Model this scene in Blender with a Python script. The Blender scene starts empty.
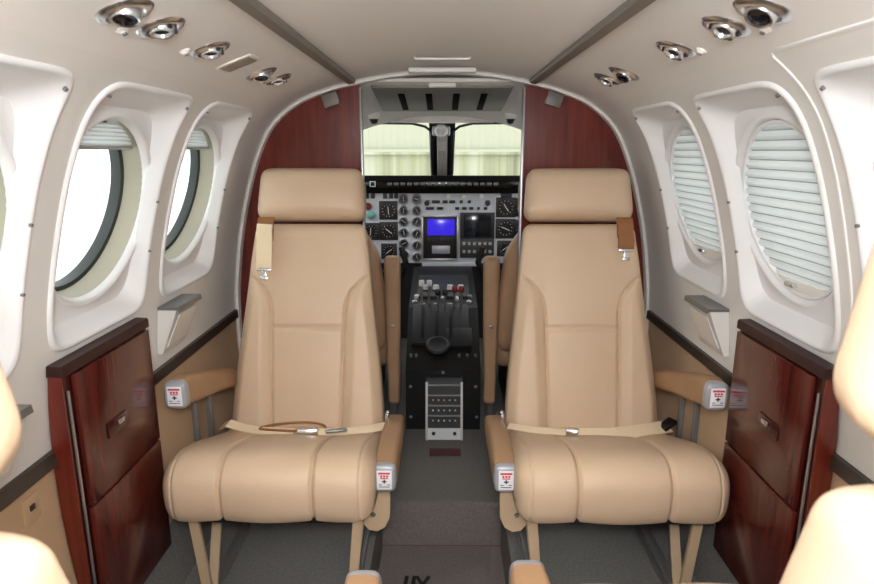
import bpy, bmesh, math, random
from mathutils import Vector, Matrix
random.seed(4)
scn = bpy.context.scene
C = scn.collection
PI = math.pi
HC = 1.17          # eye height above the sunken aisle
FL = 0.15          # side floor height
YB = 1.97          # partition

# ------------------------------------------------------------------ materials
def lin(c):
    return tuple((x/12.92 if x <= .04045 else ((x+.055)/1.055)**2.4) for x in c)
def mat(name, col, rough=.5, metal=0, bump=0, bscale=200, coat=0, vary=0, vscale=8, spec=.5, emit=None, estr=1, trans=0):
    m = bpy.data.materials.new(name); m.use_nodes = True
    nt = m.node_tree; b = nt.nodes['Principled BSDF']
    c = lin(col)
    b.inputs['Base Color'].default_value = (*c, 1)
    b.inputs['Roughness'].default_value = rough
    b.inputs['Metallic'].default_value = metal
    b.inputs['Specular IOR Level'].default_value = spec
    b.inputs['Coat Weight'].default_value = coat
    b.inputs['Coat Roughness'].default_value = .12
    tc = nt.nodes.new('ShaderNodeTexCoord')
    if vary:
        n = nt.nodes.new('ShaderNodeTexNoise'); n.inputs['Scale'].default_value = vscale; n.inputs['Detail'].default_value = 5
        nt.links.new(tc.outputs['Object'], n.inputs['Vector'])
        r = nt.nodes.new('ShaderNodeValToRGB')
        r.color_ramp.elements[0].position = .3; r.color_ramp.elements[1].position = .7
        r.color_ramp.elements[0].color = (*[x*(1-vary) for x in c], 1)
        r.color_ramp.elements[1].color = (*[min(1, x*(1+vary)) for x in c], 1)
        nt.links.new(n.outputs['Fac'], r.inputs['Fac']); nt.links.new(r.outputs['Color'], b.inputs['Base Color'])
    if bump:
        n2 = nt.nodes.new('ShaderNodeTexNoise'); n2.inputs['Scale'].default_value = bscale; n2.inputs['Detail'].default_value = 3
        nt.links.new(tc.outputs['Object'], n2.inputs['Vector'])
        bp = nt.nodes.new('ShaderNodeBump'); bp.inputs['Strength'].default_value = bump; bp.inputs['Distance'].default_value = .002
        nt.links.new(n2.outputs['Fac'], bp.inputs['Height']); nt.links.new(bp.outputs['Normal'], b.inputs['Normal'])
    if emit:
        b.inputs['Emission Color'].default_value = (*lin(emit), 1); b.inputs['Emission Strength'].default_value = estr
    return m
def wood(name, dark, light, rough=.22):
    m = mat(name, dark, rough, coat=.25); nt = m.node_tree; b = nt.nodes['Principled BSDF']
    tc = nt.nodes.new('ShaderNodeTexCoord'); mp = nt.nodes.new('ShaderNodeMapping')
    mp.inputs['Scale'].default_value = (28, 28, 1.6)
    nt.links.new(tc.outputs['Object'], mp.inputs['Vector'])
    n = nt.nodes.new('ShaderNodeTexNoise'); n.inputs['Scale'].default_value = 1.6; n.inputs['Detail'].default_value = 6; n.inputs['Distortion'].default_value = .7
    nt.links.new(mp.outputs['Vector'], n.inputs['Vector'])
    r = nt.nodes.new('ShaderNodeValToRGB'); r.color_ramp.elements[0].position = .32; r.color_ramp.elements[1].position = .72
    r.color_ramp.elements[0].color = (*lin(dark), 1); r.color_ramp.elements[1].color = (*lin(light), 1)
    nt.links.new(n.outputs['Fac'], r.inputs['Fac']); nt.links.new(r.outputs['Color'], b.inputs['Base Color'])
    return m
def glass(name, tint=(1, 1, 1)):
    m = bpy.data.materials.new(name); m.use_nodes = True; nt = m.node_tree; nt.nodes.clear()
    o = nt.nodes.new('ShaderNodeOutputMaterial'); mx = nt.nodes.new('ShaderNodeMixShader')
    t = nt.nodes.new('ShaderNodeBsdfTransparent'); t.inputs['Color'].default_value = (*tint, 1)
    g = nt.nodes.new('ShaderNodeBsdfGlossy'); g.inputs['Roughness'].default_value = .02
    mx.inputs['Fac'].default_value = .05
    nt.links.new(t.outputs[0], mx.inputs[1]); nt.links.new(g.outputs[0], mx.inputs[2])
    nt.links.new(mx.outputs[0], o.inputs['Surface'])
    return m
def shade_mat(name):
    m = bpy.data.materials.new(name); m.use_nodes = True; nt = m.node_tree; nt.nodes.clear()
    o = nt.nodes.new('ShaderNodeOutputMaterial'); mx = nt.nodes.new('ShaderNodeMixShader'); mx.inputs['Fac'].default_value = .45
    d = nt.nodes.new('ShaderNodeBsdfDiffuse'); d.inputs['Color'].default_value = (.74, .745, .745, 1)
    t = nt.nodes.new('ShaderNodeBsdfTranslucent'); t.inputs['Color'].default_value = (.60, .61, .615, 1)
    nt.links.new(d.outputs[0], mx.inputs[1]); nt.links.new(t.outputs[0], mx.inputs[2]); nt.links.new(mx.outputs[0], o.inputs['Surface'])
    return m

M = {}
M['leather'] = mat('tan_leather', (.80, .70, .59), .42, bump=.25, bscale=420, vary=.035, vscale=5, spec=.4)
M['leather_arm'] = mat('brown_arm_leather', (.65, .51, .38), .42, bump=.25, bscale=420, vary=.05, vscale=6, spec=.4)
M['crew_leather'] = mat('crew_leather', (.72, .58, .45), .5, bump=.2, bscale=400, vary=.05)
M['seam'] = mat('seam_thread', (.60, .45, .31), .7)
M['headliner'] = mat('headliner', (.90, .885, .87), .75, bump=.12, bscale=500)
M['wall'] = mat('sidewall_fabric', (.89, .88, .865), .7, bump=.1, bscale=500)
M['panel'] = mat('window_panel_white', (.92, .92, .925), .5)
M['lip'] = mat('window_lip_white', (.93, .925, .92), .4)
M['tanwall'] = mat('tan_sidewall', (.80, .68, .55), .6, bump=.2, bscale=400, vary=.04)
M['carpet'] = mat('grey_carpet', (.50, .495, .485), .95, bump=.9, bscale=900, vary=.16, vscale=160, spec=.1)
M['aisle'] = mat('brown_grey_carpet', (.48, .455, .44), .95, bump=.9, bscale=900, vary=.16, vscale=160, spec=.1)
M['wood'] = wood('mahogany', (.33, .095, .08), (.50, .18, .14))
M['wood_dark'] = wood('mahogany_dark', (.17, .05, .04), (.27, .085, .065))
M['wood_edge'] = wood('mahogany_edge', (.36, .11, .075), (.47, .165, .11))
M['wood_cab'] = wood('mahogany_cabinet', (.25, .08, .065), (.38, .145, .115), .18)
M['wood_top'] = wood('mahogany_top', (.15, .045, .04), (.22, .07, .055), .5)
M['wood_top'].node_tree.nodes['Principled BSDF'].inputs['Coat Weight'].default_value = 0
M['chrome'] = mat('chrome', (.90, .91, .93), .24, 1)
M['alu'] = mat('satin_aluminium', (.72, .72, .73), .35, .85)
M['rail'] = mat('grey_light_strip', (.46, .435, .41), .45)
M['darkrail'] = mat('dark_rail', (.24, .21, .19), .35)
M['black'] = mat('black_plastic', (.045, .045, .05), .45)
M['black_gloss'] = mat('black_gloss', (.03, .03, .035), .15)
M['slot'] = mat('slot_black', (.02, .02, .02), .9, spec=.1)
M['ohface'] = mat('overhead_face', (.50, .49, .46), .5)
M['warn'] = mat('warning_grey', (.36, .37, .38), .4)
M['dark'] = mat('dark_charcoal', (.12, .125, .135), .5)
M['pedestal'] = mat('pedestal_charcoal', (.16, .165, .18), .5)
M['cockpit_dark'] = mat('cockpit_dark', (.22, .21, .21), .8)
M['cockpit_liner'] = mat('cockpit_liner', (.88, .87, .85), .7)
M['ipanel'] = mat('instrument_grey', (.80, .82, .85), .5, vary=.05, vscale=20)
M['white'] = mat('white_plastic', (.93, .92, .90), .45)
M['whitemark'] = mat('white_mark', (.85, .87, .88), .5)
M['capgrey'] = mat('silver_cap', (.66, .67, .70), .38, .25)
M['sticker'] = mat('sticker_white', (.93, .93, .95), .5)
M['red'] = mat('sticker_red', (.78, .22, .25), .5)
M['redlamp'] = mat('red_knob', (.50, .09, .09), .4)
M['teal'] = mat('teal_knob', (.45, .68, .66), .4)
M['navy'] = mat('sticker_navy', (.16, .14, .24), .5)
M['olive'] = mat('olive_reveal', (.60, .58, .51), .5)
M['gasket'] = mat('dark_gasket', (.16, .18, .17), .5)
M['shade'] = shade_mat('pleated_shade')
M['shade_seam'] = mat('shade_seam', (.60, .61, .62), .8)
M['glass'] = glass('cabin_glass', (.94, 1, .99))
M['wsglass'] = glass('windscreen_glass', (.97, .99, .96))
M['strap'] = mat('cream_strap', (.91, .83, .70), .8, bump=.4, bscale=800)
M['strap_br'] = mat('brown_strap', (.56, .37, .22), .8)
M['legpaint'] = mat('tan_leg_paint', (.74, .645, .53), .45)
M['seatpan'] = mat('seat_pan_dark', (.12, .10, .09), .7)
M['darkred'] = mat('dark_red_plate', (.34, .17, .17), .6)
M['boxgrey'] = mat('box_warm_white', (.86, .855, .84), .5)
M['greysteel'] = mat('grey_steel', (.50, .50, .50), .4, .5)
M['screen_blue'] = mat('blue_screen', (.04, .03, .3), .2, emit=(.22, .16, .85), estr=.9)
M['screen_dark'] = mat('dark_screen', (.06, .10, .14), .12)
M['dial'] = mat('dial_black', (.09, .095, .11), .25)
M['ground'] = mat('apron', (.90, .91, .90), .9, vary=.1, vscale=.5)
M['lens'] = mat('lens', (.06, .05, .08), .06)
M['overhead'] = mat('overhead_grey', (.68, .67, .64), .38)
M['grille'] = mat('grille_beige', (.62, .58, .53), .6)

# hangar wall: ribbed sheet, cream above, yellow-grey ribs below
def hangar_mat():
    m = mat('hangar_sheet', (.76, .76, .68), .7); nt = m.node_tree; b = nt.nodes['Principled BSDF']
    tc = nt.nodes.new('ShaderNodeTexCoord'); sp = nt.nodes.new('ShaderNodeSeparateXYZ'); nt.links.new(tc.outputs['Object'], sp.inputs[0])
    n = nt.nodes.new('ShaderNodeTexNoise'); n.noise_dimensions = '1D'; n.inputs['Scale'].default_value = 2.2; n.inputs['Detail'].default_value = 3
    nt.links.new(sp.outputs['X'], n.inputs['W'])
    r = nt.nodes.new('ShaderNodeValToRGB'); e = r.color_ramp.elements
    e[0].position = .35; e[0].color = (*lin((.50, .50, .42)), 1); e[1].position = .62; e[1].color = (*lin((.70, .70, .625)), 1)
    x = e.new(.48); x.color = (*lin((.62, .62, .505)), 1)
    nt.links.new(n.outputs['Fac'], r.inputs['Fac'])
    mx = nt.nodes.new('ShaderNodeMix'); mx.data_type = 'RGBA'
    gt = nt.nodes.new('ShaderNodeMath'); gt.operation = 'GREATER_THAN'; gt.inputs[1].default_value = 1.13
    nt.links.new(sp.outputs['Z'], gt.inputs[0]); nt.links.new(gt.outputs[0], mx.inputs['Factor'])
    nt.links.new(r.outputs['Color'], mx.inputs[6])
    mx.inputs[7].default_value = (*lin((.685, .685, .61)), 1)
    nt.links.new(mx.outputs[2], b.inputs['Base Color'])
    return m
M['hangar'] = hangar_mat()

# ------------------------------------------------------------------ mesh builder
class MB:
    def __init__(s): s.v = []; s.f = []; s.mi = []
    def add(s, vs, fs, mi=0):
        o = len(s.v); s.v += [tuple(p) for p in vs]
        s.f += [tuple(i+o for i in f) for f in fs]; s.mi += [mi]*len(fs); return s
    def grid(s, rows, closed_u=False, closed_v=False, mi=0, flip=False):
        n = len(rows); k = len(rows[0]); vs = [p for r in rows for p in r]; fs = []
        for i in range(n if closed_v else n-1):
            for j in range(k if closed_u else k-1):
                a = i*k+j; b = i*k+(j+1) % k; c = ((i+1) % n)*k+(j+1) % k; d = ((i+1) % n)*k+j
                fs.append((d, c, b, a) if flip else (a, b, c, d))
        return s.add(vs, fs, mi)
    def box(s, cx, cy, cz, sx, sy, sz, bev=0, seg=2, mtx=None, mi=0, taper=None):
        bm = bmesh.new(); bmesh.ops.create_cube(bm, size=1)
        for v in bm.verts:
            f = 1
            v.co = Vector((v.co.x*sx, v.co.y*sy, v.co.z*sz))
            if taper: v.co = taper(v.co)
        if bev: bmesh.ops.bevel(bm, geom=list(bm.edges), offset=bev, segments=seg, profile=.5, affect='EDGES')
        bm.verts.index_update()
        T = Matrix.Translation((cx, cy, cz))
        if mtx is not None: T = T @ mtx
        vs = [T @ v.co for v in bm.verts]; fs = [[v.index for v in f.verts] for f in bm.faces]; bm.free()
        return s.add(vs, fs, mi)
    def lathe(s, prof, mtx=None, n=32, mi=0):
        rows = []
        for r, h in prof:
            rows.append([Vector((r*math.cos(2*PI*k/n), r*math.sin(2*PI*k/n), h)) for k in range(n)])
        if mtx is not None: rows = [[mtx @ p for p in r] for r in rows]
        s.grid(rows, closed_u=True, mi=mi)
        return s
    def tube(s, pts, r, n=8, closed=False, mi=0):
        pts = [Vector(p) for p in pts]; rows = []; N = len(pts); prev = None
        for i, p in enumerate(pts):
            a = pts[(i-1) % N] if (closed or i > 0) else p; b = pts[(i+1) % N] if (closed or i < N-1) else p
            t = (b-a).normalized()
            if prev is None:
                up = Vector((0, 0, 1)) if abs(t.z) < .9 else Vector((1, 0, 0)); u = t.cross(up).normalized()
            else:
                u = (prev - t*prev.dot(t)).normalized()
            prev = u; w = t.cross(u)
            rr = r[i] if isinstance(r, (list, tuple)) else r
            rows.append([p+u*rr*math.cos(2*PI*k/n)+w*rr*math.sin(2*PI*k/n) for k in range(n)])
        s.grid(rows, closed_u=True, closed_v=closed, mi=mi)
        if not closed:
            o = len(s.v); s.v += [tuple(pts[0]), tuple(pts[-1])]; base = o-len(rows)*n
            for k in range(n):
                s.f.append((o, base+(k+1) % n, base+k)); s.f.append((o+1, base+(N-1)*n+k, base+(N-1)*n+(k+1) % n)); s.mi += [mi, mi]
        return s
    def ribbon(s, pts, width, wdir, th=.002, mi=0):
        pts = [Vector(p) for p in pts]; rows = []
        for i, p in enumerate(pts):
            t = (pts[min(i+1, len(pts)-1)]-pts[max(i-1, 0)]).normalized()
            w = wdir(i/(len(pts)-1)) if callable(wdir) else Vector(wdir)
            w = (w - t*w.dot(t)).normalized(); n = t.cross(w).normalized()
            rows.append([p+w*width/2+n*th/2, p-w*width/2+n*th/2, p-w*width/2-n*th/2, p+w*width/2-n*th/2])
        s.grid(rows, closed_u=True, mi=mi)
        o = len(s.v)-len(rows)*4; e = o+(len(rows)-1)*4
        s.f += [(o+3, o+2, o+1, o), (e, e+1, e+2, e+3)]; s.mi += [mi, mi]
        return s
    def prism(s, poly, d, fn, mi=0):
        """poly in 2D, extruded d0..d1 with fn(a,b,h)->xyz"""
        n = len(poly); vs = [fn(a, b, d[0]) for a, b in poly]+[fn(a, b, d[1]) for a, b in poly]
        fs = [tuple(range(n))[::-1], tuple(range(n, 2*n))]+[(i, (i+1) % n, n+(i+1) % n, n+i) for i in range(n)]
        return s.add(vs, fs, mi)
    def build(s, name, m, parent=None, smooth=40, loc=None, normals=True):
        me = bpy.data.meshes.new(name); me.from_pydata(s.v, [], s.f)
        for x in (m if isinstance(m, (list, tuple)) else [m]): me.materials.append(x)
        me.polygons.foreach_set('material_index', s.mi)
        if normals:
            bm = bmesh.new(); bm.from_mesh(me)
            bmesh.ops.remove_doubles(bm, verts=bm.verts, dist=1e-6)
            bmesh.ops.recalc_face_normals(bm, faces=bm.faces); bm.to_mesh(me); bm.free()
        me.polygons.foreach_set('use_smooth', [True]*len(me.polygons))
        me.set_sharp_from_angle(angle=math.radians(smooth))
        o = bpy.data.objects.new(name, me); C.objects.link(o)
        if parent: o.parent = parent
        if loc: o.location = loc
        return o
def tag(o, label=None, cat=None, group=None, kind=None):
    if label: o['label'] = label
    if cat: o['category'] = cat
    if group: o['group'] = group
    if kind: o['kind'] = kind
    return o
def empty(name, loc=(0, 0, 0), rz=0, label=None, cat=None, group=None, kind=None):
    o = bpy.data.objects.new(name, None); o.empty_display_size = .05; C.objects.link(o); o.location = loc; o.rotation_euler = (0, 0, rz)
    return tag(o, label, cat, group, kind)
def struct(o): o['kind'] = 'structure'; return o
def copy_tree(o, parent=None):
    c = o.copy(); C.objects.link(c); c.parent = parent
    for ch in [x for x in bpy.data.objects if x.parent == o]: copy_tree(ch, c)
    return c

# ------------------------------------------------------------------ cabin cross-section
CTRL = [(0, 1.405), (.14, 1.397), (.27, 1.374), (.36, 1.350), (.45, 1.312), (.53, 1.242), (.582, 1.14), (.625, 1.0), (.65, .883), (.668, .75), (.674, .64), (.672, .52), (.660, .38), (.640, .25), (.618, .13)]
def cr(P, n=16):
    out = []; Q = [(-P[1][0], P[1][1])]+P+[(2*P[-1][0]-P[-2][0], 2*P[-1][1]-P[-2][1])]
    for i in range(1, len(Q)-2):
        a, b, c, d = Q[i-1:i+3]
        for k in range(n):
            t = k/n
            out.append(tuple(.5*(2*b[j]+(c[j]-a[j])*t+(2*a[j]-5*b[j]+4*c[j]-d[j])*t*t+(3*b[j]-a[j]-3*c[j]+d[j])*t**3) for j in (0, 1)))
    out.append(P[-1]); return out
def closed_cr(P, n=8):
    out = []; k = len(P)
    for i in range(k):
        a, b, c, d = P[i-1], P[i], P[(i+1) % k], P[(i+2) % k]
        for q in range(n):
            t = q/n
            out.append(tuple(.5*(2*b[j]+(c[j]-a[j])*t+(2*a[j]-5*b[j]+4*c[j]-d[j])*t*t+(3*b[j]-a[j]-3*c[j]+d[j])*t**3) for j in (0, 1)))
    return out
SEC = cr(CTRL); SS = [0]
for i in range(1, len(SEC)): SS.append(SS[-1]+math.dist(SEC[i], SEC[i-1]))
def P(s):
    s = max(0, min(SS[-1], s)); lo, hi = 0, len(SS)-1
    while hi-lo > 1:
        m = (lo+hi)//2
        if SS[m] <= s: lo = m
        else: hi = m
    k = (s-SS[lo])/(SS[hi]-SS[lo])
    return (SEC[lo][0]+(SEC[hi][0]-SEC[lo][0])*k, SEC[lo][1]+(SEC[hi][1]-SEC[lo][1])*k)
def N(s):   # inward normal in (x,z)
    a, b = P(s-.004), P(s+.004); t = (b[0]-a[0], b[1]-a[1]); l = math.hypot(*t) or 1
    return (t[1]/l, -t[0]/l)
def s_of_z(z):
    lo, hi = 0, SS[-1]
    for _ in range(40):
        m = (lo+hi)/2
        if P(m)[1] > z: lo = m
        else: hi = m
    return lo
def s_of_x(x):
    lo, hi = 0, s_of_z(.7)
    for _ in range(40):
        m = (lo+hi)/2
        if P(m)[0] < x: lo = m
        else: hi = m
    return lo
def wx(z): return P(s_of_z(z))[0]
def W(sg, Y, s, off=0):
    p = P(s); n = N(s) if off else (0, 0)
    return (sg*(p[0]+n[0]*off), Y, p[1]+n[1]*off)

Y0, Y1 = -1.35, 1.995
S1 = s_of_z(1.298); S2 = s_of_z(.803); SR = s_of_z(.662); SR2 = s_of_z(.640); SK = s_of_z(.30)
def lins(a, b, n): return [a+(b-a)*i/n for i in range(n+1)]

# ceiling
mb = MB()
sv = [-x for x in lins(0, S1, 28)][::-1]+lins(0, S1, 28)[1:]
mb.grid([[((1 if s >= 0 else -1)*P(abs(s))[0], y, P(abs(s))[1]) for s in sv] for y in lins(Y0, Y1, 12)])
struct(mb.build('ceiling', M['headliner'], smooth=60))

# ------------------------------------------------------------------ walls, with window panels
A = math.atan(.105/.375); CA, SA = math.cos(A), math.sin(A)
YC = [1.565, 1.15, .735, .32, -.095]
PITCH = .415
def plate(sg, yc, a, b, out=0):
    """a along Y, b up the plate, out = towards the outside. plate centre z=1.055"""
    x = .690-.28*(1.055-.85)
    return (sg*(x-b*SA+out*CA), yc+a, 1.055+b*CA+out*SA)
def superl(th, a, b, n):
    c, s = math.cos(th), math.sin(th)
    return (abs(c/a)**n+abs(s/b)**n)**(-1/n)
SM = (s_of_z(1.276)+s_of_z(.828))/2; SH = (s_of_z(.828)-s_of_z(1.276))/2
NR = 96
def thetas(a, bt, bb):
    """directions to points spread round the cell rectangle, corners included"""
    k = NR//4; pts = []
    pts += [(a, -bt+(bt+bb)*i/k) for i in range(k)]
    pts += [(a-2*a*i/k, bb) for i in range(k)]
    pts += [(-a, bb-(bt+bb)*i/k) for i in range(k)]
    pts += [(-a+2*a*i/k, -bt) for i in range(k)]
    return pts
HALF = PITCH/2
def build_side(sg, nm):
    w = MB()
    cell = thetas(HALF, SM-S1, S2-SM)
    TH = [math.atan2(q[1], q[0]) for q in cell]
    def rr(a, b, n): return [(superl(t, a, b, n)*math.cos(t), superl(t, a, b, n)*math.sin(t)) for t in TH]
    L1 = rr(.176, SH, 9)
    wins = []
    for wi, yc in enumerate(YC):
        rows = []
        for k in range(6):
            f = k/5
            rows.append([W(sg, yc+c[0]*(1-f)+l[0]*f, SM+c[1]*(1-f)+l[1]*f) for c, l in zip(cell, L1)])
        w.grid(rows, closed_u=True)
        # moulded panel: rolled lip, flared reveal, tilted plate, round opening
        p = MB(); rows = [[W(sg, yc+a, SM+b) for a, b in L1]]
        for ins, off in ((.0015, .0035), (.005, .0055), (.009, .005), (.012, .001)):
            rows.append([W(sg, yc+a, SM+b, off) for a, b in rr(.176-ins, SH-ins, 9)])
        L4 = rr(.152, .197, 7)
        # angle pairing: panel s runs downwards, the plate's b upwards
        top = rows[-1]; pl = [plate(sg, yc, a, -b) for a, b in L4]
        for f in (.3, .6, .85): rows.append([tuple(u[i]+(v[i]-u[i])*f for i in range(3)) for u, v in zip(top, pl)])
        rows.append(pl)
        for r, o in ((.186, .000), (.182, -.004), (.177, -.005), (.172, -.001), (.168, .010)):
            ring = []
            for t, l4 in zip(TH, L4):
                r2 = min(r, 10); ring.append(plate(sg, yc, r2*math.cos(t), .004-r2*math.sin(t), o))
            rows.append(ring)
        p.grid(rows, closed_u=True)
        vis = wi < 3
        n_ = {-1: 0, 1: len(YC)}[sg]+wi+1
        wo = struct(p.build('window_%d' % n_, M['panel'], smooth=50))
        circ = [2*PI*k/64 for k in range(64)]
        # deep reveal, gasket, pane
        g = MB(); g.grid([[plate(sg, yc, r*math.cos(t), .004+r*math.sin(t), o) for t in circ] for r, o in ((.168, .009), (.169, .022), (.1675, .048))], closed_u=True)
        g.build('window_reveal', M['olive'], wo)
        g = MB(); g.grid([[plate(sg, yc, r*math.cos(t), .004+r*math.sin(t), o) for t in circ] for r, o in ((.1675, .047), (.160, .050), (.159, .060), (.162, .072))], closed_u=True)
        g.build('gasket', M['gasket'], wo)
        g = MB(); vs = [plate(sg, yc, .160*math.cos(t), .004+.160*math.sin(t), .062) for t in circ]
        g.add(vs, [tuple(range(64))]); g.build('pane', M['glass'], wo)
        # pleated shade
        def shade(lo, hi, out0, amp=.0045, pitch=.0195):
            sh = MB(); rows = []; npl = max(2, int(round((hi-lo)/pitch))*2)
            for k in range(npl+1):
                b = lo+(hi-lo)*k/npl; o = out0+(amp if k % 2 else -amp)
                hw = math.sqrt(max(1e-5, .1668**2-b*b))
                rows.append([plate(sg, yc, hw*(-1+2*j/16), .004+b, o) for j in range(17)])
            sh.grid(rows); return sh
        def pleats(lo, hi, out0, n, amp):
            sh = MB(); prof = []
            for k in range(n):
                b0 = lo+(hi-lo)*k/n; p_ = (hi-lo)/n
                prof += [(b0, amp), (b0+p_*.10, amp), (b0+p_*.30, -amp*.4), (b0+p_*.55, -amp), (b0+p_*.80, -amp*.4)]
            prof.append((hi, amp))
            rows = []
            for b, o in prof:
                hw = math.sqrt(max(1e-5, .1665**2-b*b)); rows.append([plate(sg, yc, hw*(-1+2*j/16), .004+b, out0+o) for j in range(17)])
            for k in range(len(rows)-1): sh.grid(rows[k:k+2], mi=1 if k % 5 == 0 else 0)
            return sh
        if sg > 0:
            pleats(-.150, .166, .010, 17, .003).build('pleated_shade', [M['shade'], M['shade_seam']], wo, smooth=20)
            h = MB(); h.grid([[plate(sg, yc, r*math.cos(t), .004+r*math.sin(t), o) for t in circ] for r, o in ((.1685, .004), (.166, .0025), (.1615, .004), (.161, .020))], closed_u=True); h.build('shade_track', M['panel'], wo)
            h = MB()
            hw = math.sqrt(.1645**2-.150**2)
            h.grid([[plate(sg, yc, (hw+.012)*(-1+2*j/12)*(1 if k in (0, 1) else .93), .004-.150+db-.008*(1-(-1+2*j/12)**2)*(k in (2, 3)), o) for j in range(13)] for k, (db, o) in enumerate(((.012, .012), (.012, .005), (-.006, .005), (-.006, .016)))], closed_v=True)
            h.build('shade_rail', M['white'], wo)
            pl_ = MB(); c0 = Vector(plate(sg, yc, .02, .004-.146, -.001))
            pl_.box(c0.x, c0.y, c0.z, .012, .034, .010, .004); pl_.build('shade_pull', M['chrome'], wo)
        else:
            shade(.114, .160, .022, .002, .008).build('pleated_shade', M['shade'], wo, smooth=5)
            h = MB(); hw = math.sqrt(  .1645**2-.114**2)
            h.tube([plate(sg, yc, hw*(-1+2*j/12), .004+.114, .022) for j in range(13)], .004); h.build('shade_rail', M['alu'], wo)
        # lip trim screws
        for a, b in ((.150, -SH+.03), (-.150, -SH+.03), (.168, 0), (.168, SH*.45)):
            q = Vector(W(sg, yc+a, SM+b, .006)); n3 = Vector(W(sg, yc+a, SM+b, .012))-q
            sc_ = MB(); sc_.lathe([(0, .002), (.0028, .0015), (.0034, -.003)], Matrix.Translation(q) @ n3.to_track_quat('Z', 'Y').to_matrix().to_4x4(), 10)
            sc_.build('screw', M['greysteel'], wo)
        wins.append(wo)
    # plain strips fore and aft, and below the windows
    ya = YC[-1]-HALF; yb = YC[0]+HALF
    for a, b in ((Y0, ya), (yb, Y1)):
        w.grid([[W(sg, y, s) for s in lins(S1, S2, 24)] for y in lins(a, b, 4)])
    w.grid([[W(sg, y, s) for s in lins(S2, SR, 6)] for y in lins(Y0, Y1, 8)])
    wl = struct(w.build('wall_'+nm, M['wall'], smooth=60))
    t = MB(); t.grid([[W(sg, y, s) for s in lins(SR, SK, 14)] for y in lins(Y0, Y1, 8)])
    t.build('lower_panel', M['tanwall'], wl, smooth=60)
    t = MB(); t.grid([[W(sg, y, s) for s in lins(SK, SS[-1], 8)] for y in lins(Y0, Y1, 8)])
    t.build('kick_carpet', M['carpet'], wl, smooth=60)
    # dark rail along the top of the tan panel
    rl = MB()
    rl.grid([[W(sg, y, s, o) for s, o in ((SR-.004, .0), (SR-.004, .010), (SR2, .012), (SR2+.004, .0))] for y in (Y0+.01, YB-.02)])
    struct(rl.build('trim_%d' % (1 if sg < 0 else 2), M['darkrail'], smooth=30))
    return wins
build_side(-1, 'left'); build_side(1, 'right')

# seam lines on wall between window panels are left to the lip geometry

# panel joint beside the near right window panel
jt = MB(); sj = s_of_z(1.305)
rows = []
for a, o_ in ((-.0035, .0), (-.002, .0022), (.002, .0022), (.0035, .0)):
    rows.append([W(1, .30+a*0, sj+a, o_) for _ in (0,)]+[W(1, y, sj+a, o_) for y in lins(.31, .925, 6)]+[W(1, .935+.012*f+a*0-a, sj+.010+(s_of_z(.81)-sj-.01)*f, o_) for f in lins(0, 1, 30)])
jt.grid(rows); struct(jt.build('trim_5', M['lip'], smooth=50))

# floor with the sunken aisle
AW = .178; YR = 1.66
fb = MB()
fb.add([(-.66, Y0, FL), (-AW, Y0, FL), (-AW, YR, FL), (-.66, YR, FL)], [(0, 1, 2, 3)])
fb.add([(AW, Y0, FL), (.66, Y0, FL), (.66, YR, FL), (AW, YR, FL)], [(0, 1, 2, 3)])
fb.add([(-.66, YR, FL), (.66, YR, FL), (.66, 3.31, FL), (-.66, 3.31, FL)], [(0, 1, 2, 3)])
fl = struct(fb.build('floor', M['carpet'], normals=False))
ab = MB()
nose = [(YR+.012, FL), (YR+.004, FL-.002), (YR, FL-.008), (YR-.002, FL-.018)]
ab.grid([[(-AW, y, z), (AW, y, z)] for y, z in [(Y0, 0), (YR-.02, 0), (YR-.004, .004), (YR-.002, .02)]+nose[::-1]])
ab.add([(-AW, Y0, 0), (-AW, YR, 0), (-AW, YR, FL), (-AW, Y0, FL)], [(0, 1, 2, 3)])
ab.add([(AW, Y0, 0), (AW, YR, 0), (AW, YR, FL), (AW, Y0, FL)], [(3, 2, 1, 0)])
ab.build('aisle_carpet', M['aisle'], fl, smooth=50)
ed = MB(); ed.tube([(-AW, YR-.001, .004), (AW, YR-.001, .004)], .0035); ed.build('step_binding', M['darkred'], fl)
for sx in (-1, 1):   # seat tracks
    for xx in (.215, .54):
        e = MB(); e.box(sx*xx, .95, FL+.002, .022, 1.35, .004, .001); e.build('seat_track', M['greysteel'], fl)

# rear wall, closing the cabin behind the photographer
rw = MB(); poly = [(-x, z) for x, z in SEC[::-1]]+SEC[1:]
rw.prism(poly, (Y0-.02, Y0), lambda a, b, h: (a, h, b)); struct(rw.build('wall_rear', M['wall']))

# ------------------------------------------------------------------ partition
JX = .252
def inset_poly(sg, off):
    pts = []; s0 = s_of_x(JX)
    for s in lins(s0, SS[-1], 40):
        p = P(s); n = N(s); pts.append((sg*(p[0]+n[0]*off), p[1]+n[1]*off))
    pts[0] = (sg*JX, pts[0][1])
    zb = FL+.002
    pts = [q for q in pts if q[1] > zb]+[(pts[-1][0], zb), (sg*JX, zb)]
    return pts
for sg, nm in ((-1, 'left'), (1, 'right')):
    p = MB(); p.prism(inset_poly(sg, .004), (YB, YB+.022), lambda a, b, h: (a, h, b))
    po = struct(p.build('wall_partition_'+nm, M['wood']))
    j = MB(); j.box(sg*(JX-.003), YB+.009, .76, .006, .034, 1.19, .001); j.build('door_jamb', M['alu'], po)
    c = MB(); pt = (sg*.338, YB-.009, 1.318)
    c.box(pt[0], pt[1], pt[2], .050, .018, .040, .004, mtx=Matrix.Rotation(sg*.32, 4, 'Y')); 
    lo = c.build('wall_lamp', M['rail'])
    tag(lo, 'small grey square lamp high on the %s wood partition' % nm, 'lamp')
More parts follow.
